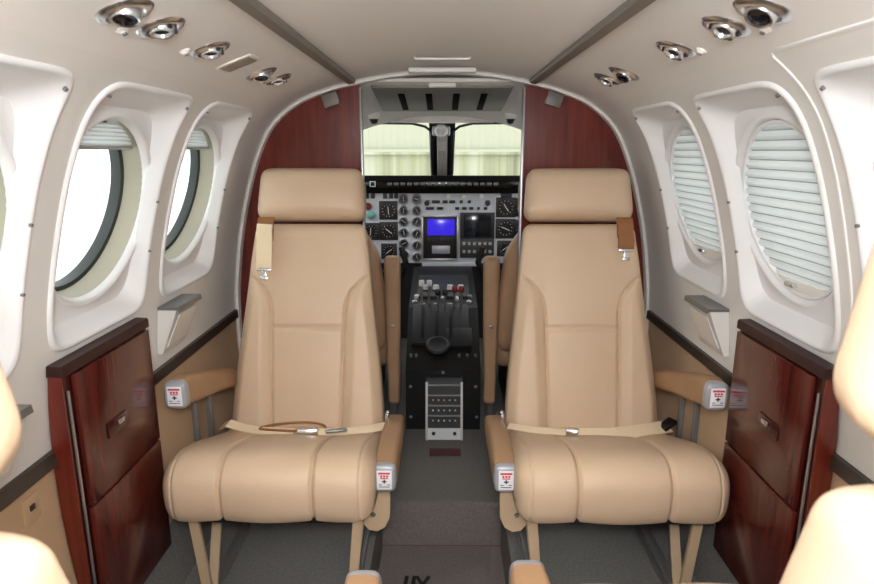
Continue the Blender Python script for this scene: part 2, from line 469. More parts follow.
# arch trim ring in front of the partition
tr = MB(); rows = []
for (off, y) in ((.001, YB-.001), (.001, YB-.022), (.006, YB-.027), (.013, YB-.024), (.014, YB-.001)):
    r = []
    for s in lins(0, s_of_z(.18), 80): p = P(s); n = N(s); r.append((p[0]+n[0]*off, y, p[1]+n[1]*off))
    rows.append([(-a, b, c) for a, b, c in r[::-1]]+r[1:])
tr.grid(rows); struct(tr.build('trim_3', M['white'], smooth=45))

# ceiling light strips
for sg, nm in ((-1, 'left'), (1, 'right')):
    s = MB(); rows = []
    xc = .272
    prof = [(-.013, .001), (-.013, .008), (-.009, .012), (.009, .012), (.013, .008), (.013, .001)]
    s0 = s_of_x(xc)
    for y in lins(-1.2, YB-.036, 4):
        rows.append([W(sg, y, s0+a, o) for a, o in prof])
    s.grid(rows)
    e = [tuple(range(6))[::-1], tuple(range(24, 30))]
    s.f += e; s.mi += [0, 0]
    tag(s.build('ceiling_light_strip', M['rail'], smooth=30), 'long grey unlit light strip along the %s side of the ceiling' % nm, 'light strip', 'ceiling light strips')

# sign bar at the front of the ceiling
sb = empty('sign_light', (0, 1.86, 1.398), 0, 'slim white sign bar on the ceiling above the cockpit doorway', 'sign')
b = MB(); b.box(0, .01, -.006, .195, .035, .014, .006, 3); b.build('housing', M['white'], sb)
b = MB(); b.tube([(-.07, -.205, .001), (-.068, -.207, -.004), (.068, -.207, -.004), (.07, -.205, .001)], .0028); b.build('wire_clip', M['white'], sb)

# ------------------------------------------------------------------ overhead fittings
def frame_at(sg, x, Y, off=0):
    s = s_of_x(x); p = Vector(W(sg, Y, s, off)); q = Vector(W(sg, Y, s, off+.01)); n = (q-p).normalized()
    zz = n; xx = Vector((0, 1, 0)); yy = zz.cross(xx)
    m = Matrix((xx, yy, zz)).transposed().to_4x4(); m.translation = p
    return m
def place(o, m): o.matrix_world = m; return o
def reading_light(sg, x, Y, label, tiltx=.3):
    e = empty('reading_light', label=label, cat='reading light', group='chrome overhead fittings'); 
    f = MB(); f.lathe([(.020, .0015), (.025, .0055), (.032, .0045), (.037, .001), (.037, -.002)], n=36); f.build('flange', M['chrome'], e)
    R = Matrix.Rotation(tiltx*.6, 4, 'X') @ Matrix.Rotation(-.25, 4, 'Y')
    bl = MB(); bl.lathe([(.019, -.012), (.0215, -.004), (.021, .004), (.0185, .011), (.0175, .0125), (.0145, .0115)], R, 32); bl.build('eyeball', M['chrome'], e)
    l = MB(); l.lathe([(.0145, .0115), (.012, .008), (.006, .0065), (0, .006)], R, 24); l.build('lens', M['lens'], e)
    place(e, frame_at(sg, x, Y)); return e
def gasper(sg, x, Y, label):
    e = empty('air_nozzle', label=label, cat='air vent', group='chrome overhead fittings')
    f = MB(); f.lathe([(.018, .002), (.024, .006), (.031, .005), (.035, .001), (.035, -.002)], n=36); f.build('flange', M['chrome'], e)
    R = Matrix.Rotation(.15, 4, 'X') @ Matrix.Rotation(-.2, 4, 'Y')
    b = MB(); b.lathe([(.018, -.008), (.0195, -.001), (.018, .008), (.0155, .0115), (.012, .011), (.010, .007)], R, 32); b.build('nozzle', M['chrome'], e)
    k = MB(); k.lathe([(.010, .007), (.006, .004), (0, .0035)], R, 20)
    for q in range(6):
        k.box(0, 0, 0, .004, .006, .01, mtx=R @ Matrix.Rotation(q*PI/3, 4, 'Z') @ Matrix.Translation((.0190, 0, .004)))
    k.build('nozzle_core', M['dark'], e)
    place(e, frame_at(sg, x, Y)); return e
def button(sg, x, Y, label):
    e = empty('call_button', label=label, cat='button', group='small chrome buttons overhead')
    f = MB(); f.lathe([(.0, .006), (.005, .006), (.006, .004), (.009, .002), (.0095, -.001)], n=20); f.build('button_ring', M['white'], e)
    g = MB(); g.lathe([(0, .0085), (.0035, .008), (.004, .005)], n=14); g.build('button_cap', M['greysteel'], e)
    place(e, frame_at(sg, x, Y)); return e
for sg, nm in ((-1, 'left'), (1, 'right')):
    reading_light(sg, .395, .825, 'large chrome eyeball reading light with dark lens, nearest on the %s ceiling' % nm, .35)
    gasper(sg, .394, .925, 'chrome air nozzle just ahead of the nearest reading light, %s ceiling' % nm)
    button(sg, .424, .875, 'tiny round button beside the nearest reading light, %s ceiling' % nm)
    gasper(sg, .396, 1.12, 'chrome air nozzle alone halfway along the %s ceiling' % nm)
    button(sg, .420, 1.07, 'tiny round button beside the middle air nozzle, %s ceiling' % nm)
    reading_light(sg, .402, 1.445, 'chrome reading light, nearer one of the far pair on the %s ceiling' % nm, .35)
    gasper(sg, .396, 1.565, 'chrome air nozzle closest to the %s wood partition' % nm)
    button(sg, .418, 1.515, 'tiny round button between the far pair of fittings, %s ceiling' % nm)
e = empty('speaker_grille', label='square beige grille with white frame on the left ceiling', cat='grille')
f = MB(); f.box(0, 0, .0005, .070, .076, .004, .0012); f.build('grille_frame', M['white'], e)
f = MB(); f.box(0, 0, .0027, .058, .062, .0015, .0004)
for k in range(9): f.box(0, -.026+.0065*k, .0037, .054, .0022, .0008)
f.build('grille_face', M['grille'], e); place(e, frame_at(-1, .40, 1.28))

# ------------------------------------------------------------------ side cabinets
def cabinet(sg, nm):
    ya, yb = .975, 1.275; zb, zt = .272, .822; xi = .636
    e = empty('side_cabinet', (sg*.65, (ya+yb)/2, zb), 0, 'dark mahogany side cabinet under the %s round windows' % nm, 'cabinet')
    ox, oy, oz = -sg*.65, -(ya+yb)/2, -zb
    def loc(x, y, z): return (sg*x+ox, y+oy, z+oz)
    outer = [(wx(z)-.003, z) for z in lins(zb, zt-.022, 10)]
    b = MB(); poly = [(xi, zb)]+outer+[(xi, zt-.022)]
    b.prism(poly, (ya, yb), lambda a, c, h: loc(a, h, c)); b.build('body', M['wood_dark'], e)
    # edge panel facing the cabin's rear
    p = MB(); poly2 = [(xi, zb+.004)]+[(x-.0015, max(z, zb+.004)) for x, z in outer]+[(xi, zt-.022)]
    p.prism(poly2, (ya-.004, ya-.0005), lambda a, c, h: loc(a, h, c)); p.build('edge_panel', M['wood_edge'], e)
    t = MB(); poly3 = [(xi-.006, zt-.022), (wx(zt-.022)-.003, zt-.022), (wx(zt)-.003, zt-.002), (xi-.004, zt-.003), (xi-.006, zt-.008)]
    t.prism(poly3, (ya-.006, yb+.004), lambda a, c, h: loc(a, h, c)); t.build('top', M['wood_top'], e)
    d = MB(); c = loc(xi-.005, (ya+yb)/2+.008, (.545+zt-.026)/2); d.box(*c, .009, yb-ya-.026, zt-.026-.545, .0025); dr = d.build('upper_door', M['wood_cab'], e)
    d = MB(); c = loc(xi-.005, (ya+yb)/2+.008, (zb+.006+.541)/2); d.box(*c, .009, yb-ya-.026, .541-zb-.006, .0025); d.build('lower_door', M['wood_cab'], e)
    g = MB(); c = loc(xi-.003, ya+.006, (zb+zt)/2-.02); g.box(*c, .004, .004, zt-zb-.06, .001); g.build('edge_strip', M['alu'], e)
    h = MB(); c = loc(xi-.011, ya+.13, .655); h.box(*c, .004, .072, .030, .0018, mtx=Matrix.Rotation(0, 4, 'X')); hh = h.build('latch_plate', M['wood_dark'], dr)
    k = MB(); c = loc(xi-.0155, ya+.135, .660); k.box(*c, .006, .022, .010, .0025); k.build('latch', M['chrome'], dr)
cabinet(-1, 'left'); cabinet(1, 'right')

# cup-holder boxes on the walls
def cup_box(sg, Y, label, zt=.815, L=.135):
    e = empty('cup_holder_box', (sg*.66, Y, zt-.1), 0, label, 'cup holder', 'sidewall cup holder boxes')
    def loc(x, y, z): return (sg*(x-.66), y-Y, z-(zt-.1))
    zs = lins(zt-.115, zt-.008, 6)
    prof = [(wx(z)-.002, z) for z in zs]+[(wx(zs[-1])-.046, zs[-1]), (wx(zs[0])-.014, zs[0])]
    b = MB(); b.prism(prof, (Y-L/2, Y+L/2), lambda a, c, h: loc(a, h, c)); b.build('box_body', M['boxgrey'], e)
    prof = [(wx(zs[-1])-.002, zs[-1]+.0005), (wx(zt)-.002, zt), (wx(zt)-.050, zt), (wx(zt)-.052, zs[-1]-.004), (wx(zt)-.0475, zs[-1]+.0005)]
    b = MB(); b.prism(prof, (Y-L/2-.002, Y+L/2+.002), lambda a, c, h: loc(a, h, c)); b.build('lid', M['greysteel'], e)
    f = MB(); q1 = (wx(zs[-1])-.0475, zs[-1]-.012); q2 = (wx(zs[0])-.0155, zs[0]+.014)
    q1 = (wx(zs[-1])-.046+.0035-.0015, zs[-1]-.014); q2 = (wx(zs[0])-.014-.0040-.0015, zs[0]+.014)
    f.prism([q1, (q1[0]-.0025, q1[1]), (q2[0]-.0025, q2[1]), q2], (Y-L/2+.014, Y+L/2-.014), lambda a, c, h: loc(a, h, c)); f.build('front_panel', M['white'], e)
cup_box(-1, 1.455, 'white cup holder box with grey lid under the far left window')
cup_box(1, 1.450, 'white cup holder box with grey lid under the far right window')
cup_box(-1, .79, 'white cup holder box at left edge beside the near left seat', .80)
# small tan outlet plate
s = s_of_z(.598)
e = empty('wall_outlet', label='small tan outlet plate low on the left wall beside the cabinet', cat='outlet')
f = MB(); f.box(0, 0, .002, .040, .044, .005, .0015); f.build('outlet_plate', M['tanwall'], e)
f = MB(); f.box(0, .002, .005, .012, .010, .003, .001); f.build('outlet_socket', M['darkrail'], e)
p_ = Vector(W(-1, .905, s)); n_ = (Vector(W(-1, .905, s, .01))-p_).normalized(); m_ = Matrix((Vector((0, 1, 0)), n_.cross(Vector((0, 1, 0))), n_)).transposed().to_4x4(); m_.translation = p_
place(e, m_)

# ------------------------------------------------------------------ seats
def sm(a, b, x):
    t = max(0, min(1, (x-a)/(b-a))); return t*t*(3-2*t)
TILT = math.radians(16); ST, CT = math.sin(TILT), math.cos(TILT)
BY, BZ = .163, .222          # foot of the backrest axis
def back_pt(x, d, l):        # d = towards the seated person's front (-y), l = up the back
    return Vector((x, BY+ST*l-CT*d, BZ+CT*l+ST*d))
def pillow(width, L, T, p, disp, fn, nf=110, nt=130, l0=0, rc=.035, pe=2.4):
    rows = []
    for i in range(nt+1):
        q = i/nt
        tau = .5-.5*math.cos(PI*q); tau = tau*.5+q*.5 if 0 else tau
        l = L*tau
        e = min(l, L-l); k = 1 if e >= rc else max(0, 1-((rc-e)/rc)**pe)**(1/pe)
        w = width(tau)-rc*.8*(1-k); th = max(T(tau)*k, .0006)
        row = []
        for j in range(nf):
            u = -math.cos(PI*j/(nf-1)); u = .6*u+.4*(-1+2*j/(nf-1))
            d = th*max(0, 1-abs(u)**p)**(1/p)
            row.append(fn(u*w, d+disp(u*w, tau, w)*k*min(1, d/(th*.8+1e-9)), l0+l))
        for j in range(1, 31):
            u = 1-2*j/31
            d = th*max(0, 1-abs(u)**p)**(1/p)
            row.append(fn(u*w, -d, l0+l))
        rows.append(row)
    m = MB(); m.grid(rows, closed_u=True)
    o = len(m.v)-len(rows)*len(rows[0]); k = len(rows[0])
    m.f += [tuple(range(k))[::-1], tuple((len(rows)-1)*k+j for j in range(k))]; m.mi += [0, 0]
    return m
def wback(t): return .212-.050*sm(0, 1.05, t)-.006*sm(.80, 1, t)
def seam_x(t):
    return .094+.008*min(t/.55, 1)+.9*max(0, t-.56)**2+2.4*max(0, t-.64)**2
def dback(x, t, w):
    xs = seam_x(t); ax = abs(x); d = 0
    if xs < w-.004:
        bol = sm(0, .035, ax-xs)*(1-sm(w-.03, w, ax))
        d += .014*bol*(1-sm(.55, .78, t))
        slope = math.hypot(1, 3*max(0, t-.55))
        d -= .0075*math.exp(-((ax-xs)/(.0042*slope))**2)*(1-sm(.72, .78, t))
    if ax < xs: d -= .0065*math.exp(-((t-.515)/.0068)**2)
    d += .006*math.cos(min(ax/.1, 1)*PI/2)*math.sin(PI*min(max(t, 0), 1))
    return d
CUSH = [(-.250, .240), (-.273, .258), (-.281, .298), (-.275, .338), (-.250, .366), (-.205, .375), (-.13, .360), (-.04, .328), (.08, .286), (.17, .266), (.19, .235), (.15, .205), (0, .218), (-.15, .233)]
CPROF = closed_cr(CUSH, 8)
def cush_top(y):
    best = -1
    for i in range(len(CPROF)):
        a, b = CPROF[i], CPROF[(i+1) % len(CPROF)]
        if (a[0]-y)*(b[0]-y) <= 0 and a[0] != b[0]:
            best = max(best, a[1]+(b[1]-a[1])*(y-a[0])/(b[0]-a[0]))
    return best+.004
def cushion():
    Wd = .228; r = .042; sx = .098
    xs = sorted(set([round(x, 5) for x in lins(-Wd, Wd, 46)]+[round(sg*sx+d, 5) for sg in (-1, 1) for d in lins(-.010, .010, 8)]+[round(sg*(Wd-r*(1-math.cos(a*PI/20))), 5) for sg in (-1, 1) for a in range(11)]+[round(sg*(Wd-.030)+d, 5) for sg in (-1, 1) for d in lins(-.006, .006, 6)]))
    n = len(CPROF); nr = []
    for i in range(n):
        a, b = CPROF[i-1], CPROF[(i+1) % n]; t = (b[0]-a[0], b[1]-a[1]); l = math.hypot(*t)
        nr.append((-t[1]/l, t[0]/l))
    # make the normals point out
    cx = sum(p[0] for p in CPROF)/n; cz = sum(p[1] for p in CPROF)/n
    if sum((p[0]-cx)*q[0]+(p[1]-cz)*q[1] for p, q in zip(CPROF, nr)) < 0: nr = [(-a, -b) for a, b in nr]
    rows = []
    for x in xs:
        ax = abs(x); e = max(0, (ax-(Wd-r))/r); off = -r*(1-math.sqrt(max(0, 1-e*e)))
        off -= .0075*math.exp(-((ax-sx)/.0042)**2)
        off -= .0025*math.exp(-((ax-(Wd-.030))/.0025)**2)
        off += .006*math.cos(PI*x/(2*sx)) if ax < sx else .004*math.sin(PI*min(1, (ax-sx)/(Wd-sx)))
        rows.append([(x, p[0]+q[0]*off, p[1]+q[1]*off) for p, q in zip(CPROF, nr)])
    m = MB(); m.grid(rows, closed_u=True); k = n
    m.f += [tuple(range(k)), tuple((len(rows)-1)*k+j for j in range(k))[::-1]]; m.mi += [0, 0]
    return m
def rbox_loft(secs, nseg=28, pw=4):
    """secs: list of (center xyz, half x, half z) along y -> superellipse loft"""
    m = MB(); rows = []
    for (cx, cy, cz), hx, hz in secs:
        r = []
        for k in range(nseg):
            t = 2*PI*k/nseg; c, s = math.cos(t), math.sin(t)
            r.append((cx+hx*math.copysign(abs(c)**(2/pw), c), cy, cz+hz*math.copysign(abs(s)**(2/pw), s)))
        rows.append(r)
    m.grid(rows, closed_u=True)
    m.f += [tuple(range(nseg)), tuple((len(rows)-1)*nseg+j for j in range(nseg))[::-1]]; m.mi += [0, 0]
    return m
MESH = {}
def once(key, fn, name, m, parent, **kw):
    """share one mesh between the seats"""
    if key in MESH:
        o = bpy.data.objects.new(name, MESH[key]); C.objects.link(o); o.parent = parent; return o
    o = fn().build(name, m, parent, **kw); MESH[key] = o.data; return o
def make_arm(root, x, yf, zc, L, raised):
    hx = .027
    if raised:
        secs = [((x, yf+.006, zc), hx-.001, .034), ((x, yf+.03, zc), hx, .035), ((x, yf+.12, zc-.024), hx, .034), ((x, yf+.20, zc-.045), hx, .030), ((x, yf+L-.02, zc-.078), hx, .028), ((x, yf+L, zc-.082), hx-.01, .014)]
    else:
        secs = [((x, yf+.006, zc), hx-.001, .035), ((x, yf+.03, zc), hx+.001, .037), ((x, yf+.12, zc-.004), hx, .033), ((x, yf+.22, zc-.012), hx, .030), ((x, yf+L-.02, zc-.02), hx-.002, .026), ((x, yf+L, zc-.022), hx-.01, .014)]
    a = rbox_loft(secs).build('armrest', M['leather_arm'], root, smooth=50)
    c = rbox_loft([((x, yf-.012, zc), .020, .026), ((x, yf-.010, zc), .024, .030), ((x, yf-.005, zc), .0262, .033), ((x, yf+.005, zc), .0262, .033)]).build('end_cap', M['capgrey'], a, smooth=50)
    c['label'] = 'silver end cap'
    y = yf-.0135
    s = MB(); s.box(x, y, zc, .033, .002, .046, .0009); s.build('placard', M['sticker'], a)
    r = MB(); y -= .0015
    r.box(x, y, zc+.0165, .026, .001, .004, 0)
    for q in range(3): r.box(x-.0065+.0065*q, y, zc+.0095, .0045, .001, .0045)
    r.box(x, y, zc+.0045, .017, .001, .002)
    r.build('placard_red_text', M['red'], a)
    r = MB(); r.box(x, y, zc-.003, .0028, .001, .009); r.box(x, y, zc-.003, .010, .001, .0026)
    r.box(x-.009, y, zc-.011, .007, .0008, .0013); r.box(x+.009, y, zc-.011, .007, .0008, .0013); r.box(x, y, zc-.016, .024, .0008, .0012)
    r.build('placard_dark_mark', M['navy'], a)
    return a
def make_seat(loc, rz, aisle, label, belts='tidy', tilt=16, arm_z=.312, hw=.156, hz=0, arm_x=.246):
    """the seat looks to its own -y; aisle = which local x side the aisle is on"""
    global TILT, ST, CT
    TILT = math.radians(tilt); ST, CT = math.sin(TILT), math.cos(TILT)
    root = empty('passenger_seat', loc, rz, label, 'seat', 'tan leather passenger seats')
    once('cush', cushion, 'seat_cushion', M['leather'], root, smooth=60)
    once('back%s' % tilt, lambda: pillow(wback, .613-hz, lambda t: .058-.016*t, 7, dback, back_pt, 150, 170), 'backrest', M['leather'], root, smooth=60)
    def hd(x, t, w): return .012*math.sin(PI*t)*math.cos(min(1, abs(x)/w)*PI/2)
    once('head%s' % tilt, lambda: pillow(lambda t: hw-.012*t, .152, lambda t: .052, 5, hd, back_pt, 60, 50, .621+hz*.6, .040, 2.6), 'headrest', M['leather'], root, smooth=60)
    # piping between headrest and back
    o = aisle
    make_arm(root, o*arm_x, -.200, arm_z, .34, False)
    make_arm(root, -o*.224, -.145, .484, .33, True)
    # struts under the raised outboard armrest
    for yy in (-.03, .06):
        st = MB(); st.box(-o*.236, yy, .345, .012, .018, .190 if yy < 0 else .150, .002); st.build('armrest_strut', M['greysteel'], root)
    # recline lever plate below the aisle armrest
    br = MB(); poly = [(.014, .0), (.017, -.035), (.034, -.060), (.050, -.080), (.050, -.108), (.036, -.124), (.014, -.128), (-.006, -.116), (-.018, -.092), (-.020, -.045), (-.018, 0)]
    br.prism(poly, (-.168, -.156), lambda a, b, h: (o*(.236-a*.9), h, .282+b)); b_ = br.build('lever_plate', M['legpaint'], root)
    bo = MB(); bo.lathe([(0, .005), (.005, .004), (.006, 0)], Matrix.Translation((o*.214, -.168, .198)) @ Matrix.Rotation(PI/2, 4, 'X'), 14); bo.build('bolt', M['greysteel'], b_)
    # pan and legs
    f = MB(); f.box(0, -.02, .219, .36, .39, .030, .006); f.build('seat_pan', M['seatpan'], root)
    for sx in (-1, 1):
        g = MB()
        g.prism([(sx*.197, .225), (sx*.175, .225), (sx*.154, .004), (sx*.176, .004)], (-.215, -.205), lambda a, b, h: (a, h, b)); g.build('front_leg', M['legpaint'], root)
        g = MB(); pts = [(sx*.180, -.06, .215), (sx*.163, -.19, .02)]
        g.ribbon(pts, .022, (1, 0, 0), .008); g.build('brace', M['legpaint'], root)
        g = MB(); g.box(sx*.165, .12, .107, .022, .010, .195, .002); g.build('rear_leg', M['legpaint'], root)
        g = MB(); g.box(sx*.165, -.045, .011, .026, .36, .014, .003); g.build('foot_rail', M['greysteel'], root)
    # shoulder harness
    ox = -o*.118
    hl = .115 if belts == 'loose' else .06
    front = .062
    st = MB(); st.ribbon([back_pt(ox, front-.004, .623), back_pt(ox, front+.002, .613), back_pt(ox, front+.004, .593), back_pt(ox, front+.004, .578-hl*.2)], .045, (1, 0, 0), .003)
    sh = st.build('shoulder_strap', M['strap_br'], root)
    st = MB(); st.ribbon([back_pt(ox, front+.008, .601), back_pt(ox-.001, front+.010, .583), back_pt(ox+.001, front+.012, .553), back_pt(ox, front+.009, .595-hl)], .042, (1, 0, 0), .010)
    st.build('strap_pad', M['strap'] if belts == 'loose' else M['strap_br'], sh)
    tg = MB(); l_ = .595-hl
    def bx(x, d, l, a, b, c): 
        p = back_pt(x, d, l); tg.box(p.x, p.y, p.z, a, b, c, min(a, b, c)*.2, mtx=Matrix.Rotation(-TILT, 4, 'X'))
    bx(ox, front+.008, l_-.004, .040, .006, .008); bx(ox, front+.008, l_-.016, .012, .004, .020); bx(ox, front+.009, l_-.028, .020, .005, .010)
    tg.build('strap_tongue', M['chrome'], sh)
    # lap belt
    def top(x, y, d=.006): return Vector((x, y, cush_top(y)+d))
    up = lambda t: Vector((.25, .9, .3))
    if belts == 'loose':
        b1 = MB(); b1.ribbon([top(-o*.215, .085, .010), top(-o*.19, .06, .022), top(-o*.15, .055, .010), top(-o*.10, .03, .005), top(-o*.03, -.005), top(o*.0, -.01)], .026, up, .0035)
        lb = b1.build('lap_belt', M['strap'], root)
        cd = MB(); pts = []
        for k in range(40):
            t = 2*PI*k/40; x = -.045+.085*math.cos(t); y = .035+.045*math.sin(t)+.015*math.sin(2*t)
            pts.append(Vector((-o*(x+.03)*-1, y, cush_top(y)+.010+.012*max(0, math.sin(t)))))
        cd.tube(pts, .0032, 8, closed=True); cd.build('belt_cord', M['strap_br'], lb)
        bk = MB(); p = top(o*.035, -.01, .010); bk.box(p.x, p.y, p.z, .052, .030, .012, .003, mtx=Matrix.Rotation(.1*o, 4, 'Z') @ Matrix.Rotation(-.3, 4, 'X')); bk.build('belt_buckle', M['chrome'], lb)
        bk = MB(); p = top(o*.105, .0, .010); bk.box(p.x, p.y, p.z, .055, .022, .008, .003, mtx=Matrix.Rotation(.25*o, 4, 'Z') @ Matrix.Rotation(-.3, 4, 'X')); bk.build('belt_adjuster', M['greysteel'], lb)
        b2 = MB(); b2.ribbon([top(o*.06, -.005), top(o*.13, .01), top(o*.19, .05, .010), top(o*.222, .085, .012)], .022, up, .003); b2.build('belt_webbing', M['strap'], lb)
    else:
        b1 = MB(); b1.ribbon([top(-o*.21, .07, .016), top(-o*.16, .04, .012), top(-o*.10, .005, .007), top(-o*.03, -.012, .006), top(o*.045, .0, .005)], .036, up, .004)
        lb = b1.build('lap_belt', M['strap'], root)
        b3 = MB(); b3.ribbon([top(-o*.20, .085, .018), top(-o*.12, .05, .012), top(-o*.05, .035, .006), top(-o*.02, .03, .006)], .024, up, .003); b3.build('belt_webbing', M['strap'], lb)
        bk = MB(); p = top(-o*.205, .066, .022); bk.box(p.x, p.y, p.z, .046, .028, .012, .003, mtx=Matrix.Rotation(-.5*o, 4, 'Z') @ Matrix.Rotation(.35*o, 4, 'Y')); bk.build('belt_clip', M['black'], lb)
        bk = MB(); p = top(o*.058, -.004, .012); bk.box(p.x, p.y, p.z, .030, .044, .012, .003, mtx=Matrix.Rotation(.3*o, 4, 'Z') @ Matrix.Rotation(-.3, 4, 'X')); bk.build('belt_buckle', M['chrome'], lb)
        b2 = MB(); b2.ribbon([top(o*.07, .01, .006), top(o*.14, .05, .006), top(o*.21, .09, .012)], .022, up, .003); b2.build('belt_webbing', M['strap'], lb)
    # belt anchor on the aisle side
    an = MB(); an.box(o*.226, .10, .315, .010, .030, .040, .003); an.build('belt_anchor', M['chrome'], root)
    return root
make_seat((-.372, 1.45, FL), 0, 1, 'tan leather seat facing the camera on the left, belt cord looped on it', 'loose')
make_seat((.388, 1.45, FL), 0, -1, 'tan leather seat facing the camera on the right, folded cream belt on it', 'tidy')
make_seat((.406, .579, FL), PI, 1, 'brightly lit near tan seat cut off at the right edge of the photo', 'tidy', 7, .412, .168, .022, .282)
make_seat((-.386, .560, FL), PI, -1, 'brightly lit near tan seat cut off at the left edge of the photo', 'tidy', 10.6, .408, .166, .019, .276)

# ------------------------------------------------------------------ floor details
fp = MB(); fp.box(0, 0, .002, .108, .052, .004, .0018); tag(fp.build('floor_plate', M['darkred'], loc=(.012, 1.965, FL)), 'small dark red plate on the carpet before the cockpit pedestal', 'floor plate')
lt = MB()
for x, r in ((-.100, -.10), (-.079, -.10)): lt.box(x, 1.485, .0008, .011, .075, .0016, 0, mtx=Matrix.Rotation(r, 4, 'Z'))
for r in (.45, -.45): lt.box(-.052, 1.485, .0008, .010, .08, .0016, 0, mtx=Matrix.Rotation(r, 4, 'Z'))
tag(lt.build('carpet_lettering', M['black']), 'dark lettering on the sunken aisle carpet, cut by the lower edge', 'lettering')

# ------------------------------------------------------------------ cockpit
ck = MB(); rows = []
def roof_row(y):
    k = (y-1.995)/(2.74-1.995); r = []
    for s in lins(0, s_of_z(1.18), 24):
        p = P(s); r.append((p[0]*(1-.08*k), y, p[1]-.094*k))
    return [(-a, b, c) for a, b, c in r[::-1]]+r[1:]
ck.grid([roof_row(y) for y in lins(1.995, 2.74, 8)])
cro = struct(ck.build('ceiling_cockpit', M['cockpit_liner'], smooth=60))
for sg, nm in ((-1, 'left'), (1, 'right')):
    w = MB(); w.grid([[(sg*(P(s)[0]*(1-.10*max(0, (y-2)/1.3))), y, P(s)[1]) for s in lins(s_of_z(.93), SS[-1], 20)] for y in lins(1.995, 3.3, 8)])
    struct(w.build('wall_cockpit_'+nm, M['cockpit_dark'], smooth=60))
    w = MB(); w.grid([[(sg*(P(s)[0]*(1-.08*max(0, (y-2)/.75))), y, P(s)[1]) for s in lins(s_of_z(1.19), s_of_z(.92), 10)] for y in (1.995, 2.25)])
    struct(w.build('wall_cockpit_post_'+nm, M['cockpit_dark'], smooth=60))
fw = MB(); fw.box(0, 3.32, .585, 1.25, .03, .87); struct(fw.build('wall_cockpit_front', M['cockpit_dark']))
# windscreen panes, post, brow
def wsp(x, k, out=0):   # k 0 top .. 1 bottom
    return (x, 2.745+.50*k+out*.45, 1.300-.265*k+out*.9)
for i, sg in enumerate((-1, 1)):
    g = MB(); g.grid([[wsp(sg*x, k) for x in (.05, .25, .45, .56)] for k in (0, .5, 1)]); wo = struct(g.build('window_%d' % (11+i), M['wsglass']))
    b = MB(); pts = [wsp(sg*.052, .9, -.004), wsp(sg*.052, .16, -.004), wsp(sg*.075, .10, -.004), wsp(sg*.13, .055, -.004), wsp(sg*.56, .035, -.004)]
    b.tube(pts, .006); b.build('windscreen_gasket', M['black'], wo)
pc = MB(); pc.grid([[wsp(a, k, o) for a, o in ((-.056, -.002), (-.056, -.02), (.056, -.02), (.056, -.002))] for k in (0, .5, 1)]); po = struct(pc.build('trim_4', M['black'], smooth=30))
pc = MB(); pc.grid([[wsp(a, k, o) for a, o in ((-.024, -.019), (-.020, -.032), (.020, -.032), (.024, -.019))] for k in (.15, .5, 1)]); pc.build('post_cover', M['boxgrey'], po, smooth=30)
for sx in (-1, 1):
    q = MB(); q.tube([wsp(sx*.046, .1, -.03), wsp(sx*.048, .5, -.035), wsp(sx*.044, .95, -.03)], .007); q.build('post_edge_tube', M['dark'], po)
br_ = MB(); rows = []
last = [q for q in roof_row(2.74) if q[2] >= 1.286]
br_.grid([[(x, 2.738, z+.002) for x, y, z in last], [(x, 2.730, (z+1.284)/2) for x, y, z in last], [(x, 2.738, 1.283) for x, y, z in last], [(x, 2.748, 1.287) for x, y, z in last]])
br_.build('brow', M['cockpit_liner'], cro, smooth=60)
# compass on the post
e = empty('compass', wsp(-.004, .07, -.035), 0, 'silver magnetic compass at the top of the windscreen post', 'compass')
c = MB(); c.box(0, .01, .005, .078, .03, .052, .008, 3); c.build('mount', M['capgrey'], e)
c = MB(); c.lathe([(.028, -.012), (.029, .016), (.024, .024), (.018, .025)], Matrix.Rotation(PI/2, 4, 'X'), 28); c.build('bezel', M['white'], e)
c = MB(); c.lathe([(.018, .0252), (.0, .0252)], Matrix.Rotation(PI/2, 4, 'X'), 24); c.box(0, -.026, 0, .017, .002, .014); c.build('dial', M['greysteel'], e)
c = MB(); c.box(.002, -.024, -.068, .032, .014, .038, .003); c.build('correction_card', M['overhead'], e)
# overhead panel
e = empty('overhead_panel', (0, 2.235, 1.355), 0, 'grey overhead panel with four dark slots above the windscreen', 'panel')
RX = Matrix.Rotation(-math.atan(.126), 4, 'X')
def ob(name, m, x, y, z, sx, sy, sz, bev, par=None):
    q = MB(); p = RX @ Vector((x, y, z)); q.box(p.x, p.y, p.z, sx, sy, sz, bev, mtx=RX); return q.build(name, m, par or e)
ob('panel_frame', M['cockpit_liner'], 0, 0, -.004, .520, .47, .014, .005)
pf = ob('panel_face', M['ohface'], 0, .0, -.014, .450, .385, .012, .006)
for x in (-.135, -.044, .047, .138): ob('light_slot', M['slot'], x, .02, -.0205, .022, .27, .003, .001, pf)
ob('handle', M['white'], 0, -.212, -.016, .085, .018, .012, .004)
for sx in (-1, 1):
    e2 = empty('cockpit_lamp', (sx*.268, 2.52, 1.288), 0, 'small dark swivel lamp at the %s end of the overhead panel' % ('left' if sx < 0 else 'right'), 'lamp', 'cockpit swivel lamps')
    q = MB(); q.lathe([(.026, .035), (.024, .01), (.018, 0)], n=20); q.build('lamp_base', M['cockpit_liner'], e2)
    q = MB(); q.lathe([(0, -.016), (.013, -.014), (.018, .002)], Matrix.Rotation(.5, 4, 'X'), 20); q.build('lamp_head', M['dark'], e2)
